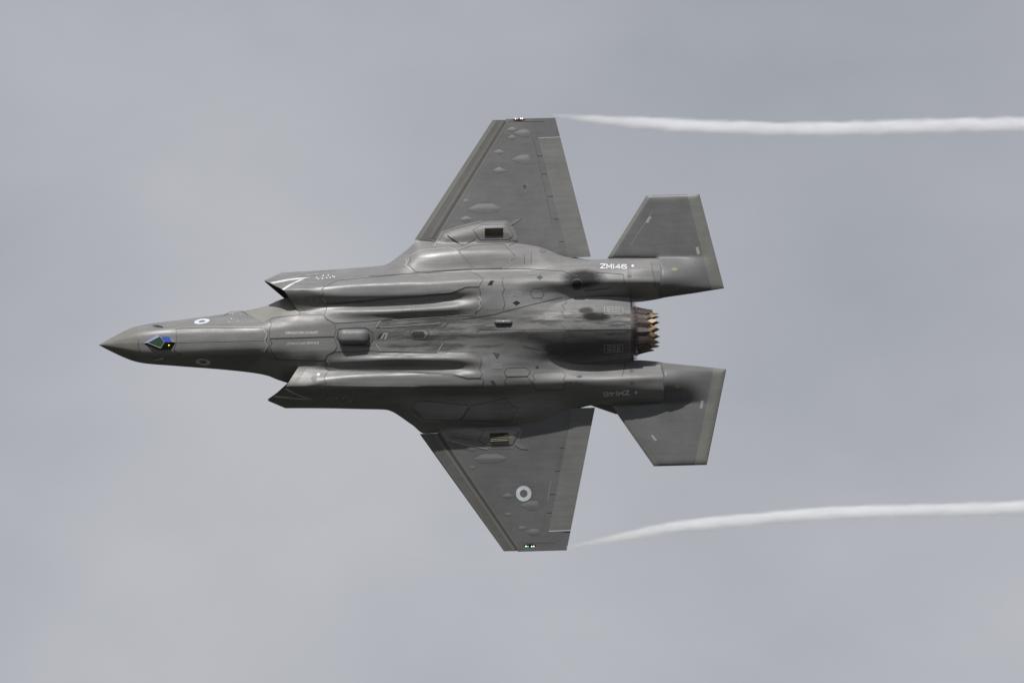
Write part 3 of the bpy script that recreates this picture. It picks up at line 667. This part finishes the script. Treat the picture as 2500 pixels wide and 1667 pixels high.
# ------------------------------------------------------------------ wing fairings: roll-post housings, blisters, vents
def RP(pts): return Z(4, pts, OUTB)
for sg_ in (1, -1):
    mm = (lambda p: p) if sg_ == 1 else mirror
    wg = wings[sg_]
    fp = mm(RP([(620, 480), (700, 345), (880, 285), (1080, 238), (1320, 225), (1390, 300), (1420, 390), (1400, 425), (1065, 440), (890, 480)]))
    FAIR = plate('roll_post_fairing', fp, OUTB, 'panel', .004, .04, wg, bulge=.045, ramp=.26)
    def FD(u, s, fp=fp):
        q = np.clip(bdist(np.stack([np.asarray(u, float), np.asarray(s, float)], 1), fp) / .26, 0, 1); return OUTB(u, s) + .004 + .045 * q * q * (3 - 2 * q)
    hp = mm(RP([(998, 317), (1083, 272), (1322, 266), (1388, 372), (1338, 411), (1068, 416)]))
    plate('vent_door', hp, FD, 'panel', .006, .04, wg); ribbon('panel_seam', hp, FD, 1.0 / PPM, 'seam', .0085, True, wg)
    lv = mm(RP([(1105, 318), (1120, 302), (1285, 298), (1295, 318), (1275, 335), (1297, 352), (1280, 372), (1115, 385), (1105, 372), (1122, 358), (1103, 342), (1122, 330)]))
    plate('vent_opening', lv, FD, 'hinge', .0075, .04, wg)
    for q in range(5):
        y_ = 308 + q * 16
        lp_ = mm(RP([(1112, y_), (1285, y_ - 3), (1285, y_ + 9), (1112, y_ + 12)])); s0_ = min(abs(p[1]) for p in lp_)
        plate('louvre', lp_, FD, 'louvre', .010, .03, wg, liftfn=lambda u, s, s0_=s0_: .9 * (np.abs(s) - s0_))      # blades tilted towards the fuselage
    wp = mm(RP([(752, 368), (990, 325), (1030, 400), (960, 445), (892, 465)]))
    u1_ = max(p[0] for p in wp); u0_ = min(p[0] for p in wp)
    plate('scoop', wp, FD, 'panel', .004, .035, wg, liftfn=lambda u, s: .035 * np.clip((u1_ - u) / (u1_ - u0_), 0, 1))
    ribbon('edge_tape', mm(RP([(622, 478), (702, 342), (880, 283), (1080, 236)])), OUTB, 2.2 / PPM, 'tape', .012, False, wg)
    plate('edge_tape', mm(RP([(1335, 268), (1395, 222), (1462, 214), (1440, 232), (1360, 280)])), OUTB, 'blister', .012, .04, wg)
    # joint behind the leading-edge flap; dark strip paints the hinge gap's shadow
    a, b = (ux(w_hl(238) + 4), sg_ * hx(238)), (ux(w_hl(524) + 3), sg_ * hx(524))
    ribbon('hinge_line', [(a[0] - .028, a[1]), (b[0] - .02, b[1])], WING, 6.0 / PPM, 'hinge', .006, False, wg)
    ribbon('edge_tape', [(a[0] + .05, a[1]), (b[0] + .045, b[1])], WING, 7.0 / PPM, 'leband', .004, False, wg)
    def LEF(u, s):
        h_ = np.abs(np.asarray(s, float)) * PPM; return WING(u, s) + math.tan(R(5)) * .84 * np.clip(ux(w_hl(h_)) - np.asarray(u), 0, 9)
    for f_, wd_, m_ in ((.80, 8.0, 'leband'), (.20, 10, 'leband')):
        ribbon('edge_band', [(ux(w_le(h) + f_ * (w_hl(h) - w_le(h))), sg_ * hx(h)) for h in (241, 525)], LEF, wd_ / PPM, m_, .006, False, wg)
    for q in (.12, .32, .52, .72, .88):
        h = 190 + q * 280; x_ = float(w_ht(h)); ribbon('panel_seam', [(ux(x_ - 14), sg_ * hx(h)), (ux(x_ - 1), sg_ * hx(h))], WING, 1.1 / PPM, 'seam', .006, False, wg)
bl_u = [[(1310, 265), (1375, 235), (1425, 260), (1375, 290)], [(1385, 295), (1440, 268), (1490, 255), (1540, 270), (1550, 300), (1530, 330), (1480, 335), (1430, 318)], [(1320, 338), (1375, 312), (1420, 338), (1372, 362)],
        [(1185, 478), (1250, 450), (1310, 478), (1250, 500)], [(1365, 548), (1450, 505), (1530, 500), (1552, 545), (1530, 590), (1470, 592)], [(1180, 655), (1250, 618), (1325, 655), (1250, 688)],
        [(893, 942), (930, 925), (970, 942), (930, 965)], [(942, 1020), (1050, 970), (1185, 970), (1272, 1012), (1185, 1058), (1040, 1062)], [(862, 1120), (935, 1088), (1000, 1115), (930, 1148)]]
bl_l = [[(730, 372), (785, 340), (858, 372), (795, 402)], [(803, 470), (890, 425), (1045, 425), (1135, 462), (1050, 505), (890, 510)], [(765, 552), (797, 535), (833, 552), (797, 572)], [(1075, 825), (1135, 795), (1200, 825), (1135, 852)],
        [(1255, 915), (1340, 870), (1420, 870), (1438, 912), (1415, 958), (1340, 960)], [(1095, 1000), (1140, 980), (1193, 998), (1140, 1020)], [(1228, 1128), (1270, 1110), (1322, 1128), (1270, 1155)], [(1308, 1168), (1370, 1135), (1430, 1140), (1445, 1170), (1420, 1200), (1370, 1200)]]
for k_, L_, sg_ in ((3, bl_u, 1), (8, bl_l, -1)):
    for p_ in L_:
        big = len(p_) > 4
        plate('blister', Z(k_, p_, WING), WING, 'blister', .004, .03, wings[sg_], bulge=.012 if big else .022, ramp=.10 if big else .12, sharp=True)
ribbon('panel_seam', Z(8, [(1550, 682), (1514, 875)], WING), WING, 1.0 / PPM, 'tape', .005, False, wings[-1])
for k_, pts, sg_ in ((3, [(1345, 182), (1560, 186), (1685, 184)], 1), (8, [(1270, 1272), (1590, 1270)], -1), (8, [(1500, 940), (1470, 1140)], -1), (3, [(1580, 360), (1655, 690), (1760, 1180)], 1), (8, [(1600, 640), (1690, 200)], -1)):
    ribbon('panel_seam', Z(k_, pts, WING), WING, .9 / PPM, 'leband' if sg_ == -1 else 'hinge', .005, False, wings[sg_])
plate('hard_point', Z(3, [(1470, 800), (1492, 768), (1515, 800), (1492, 835)], WING), WING, 'wing', .010, .04, wings[1]); ribbon('edge_tape', Z(3, [(1455, 800), (1492, 755), (1525, 800), (1492, 858)], WING), WING, .8 / PPM, 'tape', .006, True, wings[1])
plate('hard_point', Z(3, [(1482, 803), (1494, 794), (1506, 802), (1494, 813)], WING), WING, 'hole', .014, .03, wings[1])

# ------------------------------------------------------------------ small belly fittings
def capsule(name, px0, px1, py, wpx, hgt, D, m, sink=.02, parent=None, taper=.35):
    a = pix(px0, py, D); b = pix(px1, py, D); L = b[0] - a[0]; nl, na = 26, 16; v = []
    for i in range(nl):
        f_ = i / (nl - 1); e_ = min(f_, 1 - f_) / taper; k = math.sqrt(max(0, 1 - (1 - min(1, e_)) ** 2)); u = a[0] + f_ * L; s0 = a[1] + f_ * (b[1] - a[1])
        d0 = float(D(np.array([u]), np.array([s0]))[0]) - sink
        for j in range(na + 1):
            t = math.pi * j / na; v.append(V3(u, s0 + wpx / PPM / 2 * k * math.copysign(abs(math.cos(t)) ** .7, math.cos(t)), d0 + (hgt + sink) * k * math.sin(t) ** .7))
    return link(name, fix_normals(mesh(name, v, grid_faces(nl, na + 1))), m, parent or jet)
capsule('belly_fairing', 824, 904, 822, 37, .20, BODY, 'panel', taper=.22)
outline_seam(Z(2, [(870, 880), (885, 800), (935, 790), (1150, 785), (1215, 830), (1215, 900), (1180, 955), (930, 950)]), BODY, 2.0)
an = capsule('antenna', 1206, 1252, 786.5, 11, .10, BODY, 'blister', taper=.2)
a_ = pix(1229, 786, BODY); ball('antenna_light', V3(a_[0], a_[1], float(BODY(np.array([a_[0]]), np.array([a_[1]]))[0]) + .10), .02, 'white', an)
# dark sensor lozenges and round port
for k_, pts in ((4, [(1377, 1016), (1415, 995), (1452, 1016), (1415, 1040)]), (4, [(1605, 772), (1640, 752), (1670, 772), (1640, 795)]), (4, [(1140, 845), (1165, 805), (1200, 803), (1178, 846)]),
                (7, [(1165, 505), (1195, 505), (1222, 543), (1195, 543)]), (7, [(1190, 235), (1255, 250), (1228, 298)]), (7, [(1985, 465), (2020, 452), (2050, 465), (2020, 478)]), (7, [(1595, 383), (1615, 360), (1630, 383)])):
    plate('sensor_lozenge', Z(k_, pts), BODY, 'hole' if k_ == 4 and pts[0][0] in (1377, 1140) else 'seam', .008, .05)
c_ = pix(1409, 694, BODY)
circ = [(c_[0] + .135 * math.cos(t), c_[1] + .135 * math.sin(t)) for t in np.linspace(0, 2 * math.pi, 29)[:-1]]
circ2 = [(c_[0] + .115 * math.cos(t), c_[1] + .115 * math.sin(t)) for t in np.linspace(0, 2 * math.pi, 29)[:-1]]
plate('round_port', circ, BODY, 'seam', .02, .05); plate('round_port', circ2, BODY, 'hole', .026, .05)
# nose probes
for y0, sg_ in (((520, 345), (620, 338), (760, 388)), 1), (((540, 1165), (640, 1172), (775, 1115)), -1):
    P = [pix(320 + x / 9.8, 760 + y / 9.8, CORE) for x, y in y0]; P = [Vector(V3(u, s, float(CORE(np.array([u]), np.array([s]))[0]) + l_)) for (u, s), l_ in zip(P, (.09, .10, .0))]
    v = []; n_ = 12
    for i in range(n_):
        f_ = i / (n_ - 1); q = P[0] * (1 - f_) ** 2 + P[1] * 2 * f_ * (1 - f_) + P[2] * f_ * f_
        rr = .010 + .024 * f_
        v += [tuple(q + Vector((0, rr * math.cos(t), rr * math.sin(t)))) for t in [k * math.pi / 4 for k in range(8)]]
    link('air_data_probe', mesh('air_data_probe', v, [(i * 8 + j, i * 8 + (j + 1) % 8, (i + 1) * 8 + (j + 1) % 8, (i + 1) * 8 + j) for i in range(n_ - 1) for j in range(8)]), 'seam' if sg_ == 1 else 'tape', jet)
# wing-tip lamps
for sg_, pts in ((1, ((1258.5, 290.5, 'white_light'), (1263.5, 290, 'red_light'), (1271, 290, 'white_light'), (1275.5, 290, 'white_light'))), (-1, ((1284, 1333, 'white_light'), (1289, 1333.3, 'green_light'), (1298, 1333.3, 'white_light'), (1303, 1333, 'white_light')))):
    c0 = [pix(x, y, WING) for x, y, _ in pts]
    mid = (c0[0][0] + c0[-1][0]) / 2, (c0[0][1] + c0[-1][1]) / 2
    lh = [(mid[0] + .15 * math.cos(t), mid[1] - sg_ * .02 + .035 * math.sin(t)) for t in np.linspace(0, 2 * math.pi, 17)[:-1]]
    plate('lamp_housing', lh, WING, 'hole', .006, .04, wings[sg_])
    for (x, y, m_), (u, s) in zip(pts, c0): ball('navigation_light', V3(u, s, float(WING(np.array([u]), np.array([s]))[0]) + .004), .016, m_, wings[sg_], (1, 1, .7), 10)

# ------------------------------------------------------------------ markings
def ring(name, c, ru, rs, D, m, inner=.5, parent=None, lift=.0105, ang=0.):
    n = 48; v = []
    for k in (1.0, .83, .66, inner):
        for t in np.linspace(0, 2 * math.pi, n + 1)[:-1]:
            u = c[0] + k * (ru * math.cos(t) * math.cos(ang) - rs * math.sin(t) * math.sin(ang)); s = c[1] + k * (ru * math.cos(t) * math.sin(ang) + rs * math.sin(t) * math.cos(ang))
            v.append(V3(u, s, float(D(np.array([u]), np.array([s]))[0]) + lift))
    return link(name, mesh(name, v, [(q * n + i, q * n + (i + 1) % n, (q + 1) * n + (i + 1) % n, (q + 1) * n + i) for q in range(3) for i in range(n)]), m, parent or jet)
M['roundel'] = mat('roundel_pale_blue', (.47, .52, .56), .55, var=.12, streak=.08)
ring('roundel', pix(1278.5, 1204.5, WING), .19, .19, WING, 'roundel', .5, wings[-1], .006)
ring('roundel', pix(320 + 1695 / 9.8, 760 + 240 / 9.8, CORE), .192, .072, CORE, 'roundel', .45, None, .012, R(5.5))
ring('roundel', pix(320 + 1722 / 9.8, 760 + 1210 / 9.8, CORE), .187, .072, CORE, 'roundel', .48, None, .012, R(-6))
def text(name, body_, px, py, wpx, hpx, D, m, rot=0., parent=None, lift=.0115):
    cu = bpy.data.curves.new(name, 'FONT'); cu.body = body_; cu.align_x = 'CENTER'; cu.align_y = 'CENTER'; cu.resolution_u = 3; cu.space_line = .9; cu.offset = .003
    ob = bpy.data.objects.new(name, cu); col.objects.link(ob)
    dg = bpy.context.evaluated_depsgraph_get(); me = bpy.data.meshes.new_from_object(ob.evaluated_get(dg))
    bpy.data.objects.remove(ob)
    co = np.array([q.co[:] for q in me.vertices]); lo, hi = co.min(0), co.max(0); c = (lo + hi) / 2
    X = (co[:, 0] - c[0]) / (hi[0] - lo[0]) * wpx; Y = (co[:, 1] - c[1]) / (hi[1] - lo[1]) * hpx
    cr_, sr_ = math.cos(rot), math.sin(rot)
    new = []
    for a, b in zip(X, Y):
        u, s = pix(px + a * cr_ - b * sr_, py - (a * sr_ + b * cr_), D); new.append(V3(u, s, float(D(np.array([u]), np.array([s]))[0]) + lift))
    me2 = mesh(name, new, [tuple(p.vertices) for p in me.polygons]); bpy.data.meshes.remove(me)
    return link(name, me2, m, parent or jet, smooth=False)
GLYPH = {'Z': [[(0, 1), (1, 1), (0, 0), (1, 0)]], 'M': [[(0, 0), (0, 1), (.5, .3), (1, 1), (1, 0)]], '1': [[(.5, 0), (.5, 1)]], '4': [[(.74, 0), (.74, 1), (0, .3), (1.05, .3)]],
         '6': [[(.95, 1), (.15, 1), (0, .86), (0, .14), (.15, 0), (.85, 0), (1, .14), (1, .42), (.85, .56), (0, .56)]]}
def strokes(name, word, px, py, wpx, hpx, D, m, rot, sw, lift=.0115):
    cr_, sr_ = math.cos(rot), math.sin(rot); adv = [.55 if ch == '1' else 1.35 for ch in word]; tot = sum(adv) - .35; sx = wpx / tot; x0 = -wpx / 2
    V_, F_ = [], []
    for ch, ad_ in zip(word, adv):
        for ln in GLYPH[ch]:
            P = np.array([(x0 + (a - (.4 if ch == '1' else 0)) * sx, (b - .5) * hpx) for a, b in ln], float)
            for i in range(len(P) - 1):
                t_ = P[i + 1] - P[i]; t_ /= np.linalg.norm(t_); n_ = np.array([-t_[1], t_[0]]) * sw / 2; e_ = t_ * sw * .45
                q_ = [P[i] - e_ + n_, P[i + 1] + e_ + n_, P[i + 1] + e_ - n_, P[i] - e_ - n_]; b_ = len(V_)
                for a, b in q_:
                    u, s_ = pix(px + a * cr_ - b * sr_, py - (a * sr_ + b * cr_), D); V_.append(V3(u, s_, float(D(np.array([u]), np.array([s_]))[0]) + lift + .0006 * i))
                F_.append((b_, b_ + 1, b_ + 2, b_ + 3))
        x0 += ad_ * sx
    return link(name, mesh(name, V_, F_), m, jet, smooth=False)
strokes('serial_number', 'ZM146', 1498, 650.5, 63, 9.6, BODY, 'white', R(-1.5), 2.3)
strokes('serial_number', 'ZM146', 1505, 960.5, 63, 9.2, BODY, 'white', R(184), 2.3)
text('stencil', 'DANGER-FAN EXHAUST', 737, 812, 79, 6.5, ANY, 'white', R(.8))
text('stencil', 'DANGER-FAN EXHAUST', 738.5, 838, 79, 6.5, ANY, 'white', R(181))
def boxed(txt, px, py, wpx, hpx, rot, D=BODY, m='marking'):
    cr_, sr_ = math.cos(rot), math.sin(rot)
    P = [pix(px + a * cr_ - b * sr_, py - (a * sr_ + b * cr_), D) for a, b in ((-wpx/2, -hpx/2), (wpx/2, -hpx/2), (wpx/2, hpx/2), (-wpx/2, hpx/2))]
    ribbon('stencil_frame', P, D, 1.0 / PPM, m, .0115, True)
    text('stencil', txt, px, py, wpx * .78, hpx * .66, D, m, rot)
boxed('BEWARE\nOF BLAST', 1498, 758, 45, 16, R(-.5)); boxed('BEWARE\nOF BLAST', 1498, 850.5, 45, 18, R(183))
boxed('BEWARE\nOF BLAST', 1302, 665, 22, 9, R(-1)); boxed('BEWARE\nOF BLAST', 1261, 716.5, 22, 10, R(-1)); boxed('BEWARE\nOF BLAST', 1213, 894, 23, 10, R(181))
def dot(name, px, py, rpx, D, m, parent=None):
    c = pix(px, py, D); plate(name, [(c[0] + rpx / PPM * math.cos(t), c[1] + rpx / PPM * math.sin(t)) for t in np.linspace(0, 2 * math.pi, 15)[:-1]], D, m, .011, .03, parent)
dot('marking_dot', 1544.5, 649, 3.2, BODY, 'white'); dot('marking_dot', 1552.5, 958, 3.2, BODY, 'white')
dot('marking_dot', 777.5, 914, 4, BODY, 'white')
for k_, pts in ((5, [(1712, 226), (1750, 205), (1788, 226), (1750, 246)]), (5, [(1742, 1350), (1780, 1330), (1820, 1348), (1780, 1368)])): plate('ochre_lozenge', Z(k_, pts, STABB), STABB, 'gold_mark', .008, .04)
for pts, k_ in (([(1075, 408), (1115, 350), (1142, 350), (1108, 410)], 6), ([(1560, 645), (1588, 636), (1604, 705), (1577, 713)], 6)): plate('pale_patch', Z(k_, pts, STABB), STABB, 'tape', .004, .05)
def Z9(pts, D): return [pix(1350 + x / 4.704, 850 + y / 4.704, D) for x, y in pts]
for pts in ([(1700, 600), (1732, 600), (1716, 690), (1686, 690)], [(1120, 998), (1150, 996), (1200, 1062), (1170, 1064)]): plate('pale_patch', Z9(pts, STABB), STABB, 'tape', .004, .05)
ribbon('edge_tape', Z(6, [(930, 635), (1150, 295)], STABB), STABB, .9 / PPM, 'tape', .003)
plate('edge_tape', Z(6, [(1137, 790), (1195, 775), (1225, 1015), (1178, 1018)], BODY), BODY, 'blister', .006, .05)
ribbon('hex_mark', Z(2, [(640, 485), (672, 480), (692, 518), (668, 560), (640, 565), (618, 525)]), BODY, 1.4 / PPM, 'tape', .006, True)
ribbon('square_mark', Z(7, [(1975, 495), (2015, 512), (1995, 552), (1955, 532)]), BODY, 1.1 / PPM, 'tape', .006, True)
plate('hex_patch', [pix(640 + x / 9.046, 850 + y / 9.046, BODY) for x, y in ((1075, 660), (1120, 605), (1180, 610), (1215, 660), (1175, 740), (1110, 740))], BODY, 'wing', .005, .04)
def Z6b(pts): return [pix(640 + x / 10.69, 640 + y / 10.69, BODY) for x, y in pts]
plate('lip_stripe', Z6b([(205, 530), (600, 450), (950, 410), (1300, 390), (1100, 425), (700, 480), (290, 565)]), BODY, 'white', .010, .05)
plate('lip_stripe', Z6b([(515, 705), (700, 590), (960, 465), (1130, 420), (1060, 460), (850, 550), (560, 735)]), BODY, 'white', .014, .05)
ribbon('lip_line', Z6b([(650, 420), (975, 358)]), BODY, 1.6 / PPM, 'tape', .008); ribbon('lip_line', Z6b([(1140, 342), (1480, 300)]), BODY, 1.6 / PPM, 'tape', .008)
for x, y in ((1420, 402), (1465, 435), (1575, 424), (1595, 352), (1725, 342), (1685, 408), (1780, 402), (1850, 368), (1885, 390)): dot('marking_dot', 640 + x / 10.69, 640 + y / 10.69, 1.7, BODY, 'white')
def Z7b(pts): return [pix(640 + x / 9.046, 850 + y / 9.046, BODY) for x, y in pts]
plate('lip_stripe', Z7b([(225, 1080), (300, 1045), (700, 1095), (1160, 1135), (900, 1132), (500, 1100)]), BODY, 'white', .010, .05)
plate('lip_stripe', Z7b([(500, 900), (540, 885), (760, 1010), (1000, 1090), (1160, 1135), (900, 1085), (700, 1010)]), BODY, 'white', .014, .05)
for x, y in ((1425, 1135), (1490, 1098), (1520, 1172), (1645, 1105), (1690, 1177), (1790, 1108), (1880, 1180), (1930, 1112), (1955, 1170), (1995, 1135)): dot('marking_dot', 640 + x / 9.046, 850 + y / 9.046, 1.4, BODY, 'white')

# ------------------------------------------------------------------ vapour trails from the wing tips
def trail(pts, label):
    P = []
    for px, py, wd in pts:
        rr = ACI.to_3x3() @ ray(px, py); t = (0 - CAM_L.z) / rr.z; q = CAM_L + rr * t; P.append((q.x, q.y, wd / PPM / 2))
    P = np.array(P); x0, x1 = P[0, 0], P[-1, 0]
    xs = np.linspace(x0, x1, 60); yc = pchip(P[:, 0], P[:, 1], xs); rc = pchip(P[:, 0], P[:, 2], xs) * 1.62
    v = []; n = 20
    for x, y, q in zip(xs, yc, rc): v += [(x - x0, y + q * math.cos(t), q * math.sin(t)) for t in np.linspace(0, 2 * math.pi, n + 1)[:-1]]
    F = [(i * n + j, i * n + (j + 1) % n, (i + 1) * n + (j + 1) % n, (i + 1) * n + j) for i in range(59) for j in range(n)] + [tuple(range(n)), tuple(59 * n + j for j in range(n))]
    o = link('vapour_trail', fix_normals(mesh('vapour_trail', v, F)), None)
    o.matrix_world = ACM @ Matrix.Translation((x0, 0, 0))
    o['label'] = label; o['category'] = 'vapour trail'; o['group'] = 'vapour trails from the wing tips'
    m = bpy.data.materials.new('vapour'); m.use_nodes = True; t = m.node_tree; t.nodes.clear(); n_ = t.nodes.new; l = t.links.new
    om = n_('ShaderNodeOutputMaterial'); pv = n_('ShaderNodeVolumePrincipled'); l(pv.outputs[0], om.inputs['Volume'])
    pv.inputs['Color'].default_value = (.97, .98, 1, 1); pv.inputs['Anisotropy'].default_value = 0.0
    tcx = n_('ShaderNodeTexCoord'); sp = n_('ShaderNodeSeparateXYZ'); l(tcx.outputs['Object'], sp.inputs[0])
    L = x1 - x0
    def mth(op, a, b=0.):
        q = n_('ShaderNodeMath'); q.operation = op
        for i, z in enumerate((a, b)):
            if isinstance(z, (int, float)): q.inputs[i].default_value = float(z)
            else: l(z, q.inputs[i])
        return q.outputs[0]
    xn = mth('DIVIDE', sp.outputs['X'], L)
    def curve(fn, lo, hi):
        fc = n_('ShaderNodeFloatCurve'); c = fc.mapping.curves[0]; k = 14
        for i in range(k):
            f_ = i / (k - 1); y = (float(fn(f_)) - lo) / (hi - lo)
            if i == 0: c.points[0].location = (0, y)
            elif i == k - 1: c.points[-1].location = (1, y)
            else: c.points.new(f_, y)
        fc.mapping.update(); l(xn, fc.inputs['Value'])
        return mth('ADD', mth('MULTIPLY', fc.outputs[0], hi - lo), lo)
    ylo, yhi = yc.min() - .1, yc.max() + .1
    Y = curve(lambda f_: np.interp(f_, np.linspace(0, 1, 60), yc), ylo, yhi); Rr = curve(lambda f_: np.interp(f_, np.linspace(0, 1, 60), rc), 0, .6)
    dy = mth('SUBTRACT', sp.outputs['Y'], Y); rad = mth('SQRT', mth('ADD', mth('MULTIPLY', dy, dy), mth('MULTIPLY', sp.outputs['Z'], sp.outputs['Z'])))
    rn = mth('DIVIDE', rad, Rr)
    ns_ = n_('ShaderNodeTexNoise'); ns_.inputs['Scale'].default_value = 4.5; ns_.inputs['Detail'].default_value = 5; ns_.inputs['Roughness'].default_value = .62; mpn = n_('ShaderNodeMapping'); mpn.inputs['Scale'].default_value = (.35, 1, 1); l(tcx.outputs['Object'], mpn.inputs[0]); l(mpn.outputs[0], ns_.inputs['Vector'])
    rn = mth('ADD', rn, mth('MULTIPLY', mth('SUBTRACT', ns_.outputs['Fac'], .5), .7))
    mr_ = n_('ShaderNodeMapRange'); mr_.interpolation_type = 'SMOOTHSTEP'; l(rn, mr_.inputs[0])
    for i, k in enumerate((.05, .95, 1, 0)): mr_.inputs[i + 1].default_value = k
    st_ = n_('ShaderNodeMapRange'); st_.interpolation_type = 'SMOOTHSTEP'; l(sp.outputs['X'], st_.inputs[0])
    for i, k in enumerate((0, 3.0, .16, 1)): st_.inputs[i + 1].default_value = k
    l(mth('MULTIPLY', mth('MULTIPLY', mth('POWER', mr_.outputs[0], 2.0), st_.outputs[0]), 32.0), pv.inputs['Density'])
    o.data.materials.append(m)
    return o
trail([(1350, 281, 9), (1400, 285, 17), (1460, 292, 22), (1555, 301, 29), (1680, 308, 32), (1810, 313.5, 33), (2014, 316, 34), (2269, 309, 35), (2500, 304, 35), (2900, 292, 38), (3300, 278, 42)], 'white vapour trail streaming from the wing tip with the red lamp')
trail([(1382, 1336, 9), (1430, 1327, 16), (1504, 1314, 21), (1606, 1292, 28), (1810, 1271, 30), (2065, 1251, 31), (2320, 1244, 31), (2500, 1240, 32), (2900, 1228, 36), (3300, 1214, 40)], 'white vapour trail streaming from the wing tip with the green lamp')

# ------------------------------------------------------------------ ground: airfield grass below, out of the frame
v = [(-30000, -30000, 0), (30000, -30000, 0), (30000, 30000, 0), (-30000, 30000, 0)]
gm = mat('airfield_grass', (.029, .030, .022), .9, var=.25)
g = link('ground', mesh('ground', v, [(0, 1, 2, 3)]), gm, None, False); g['kind'] = 'structure'; g['label'] = 'short green airfield grass'
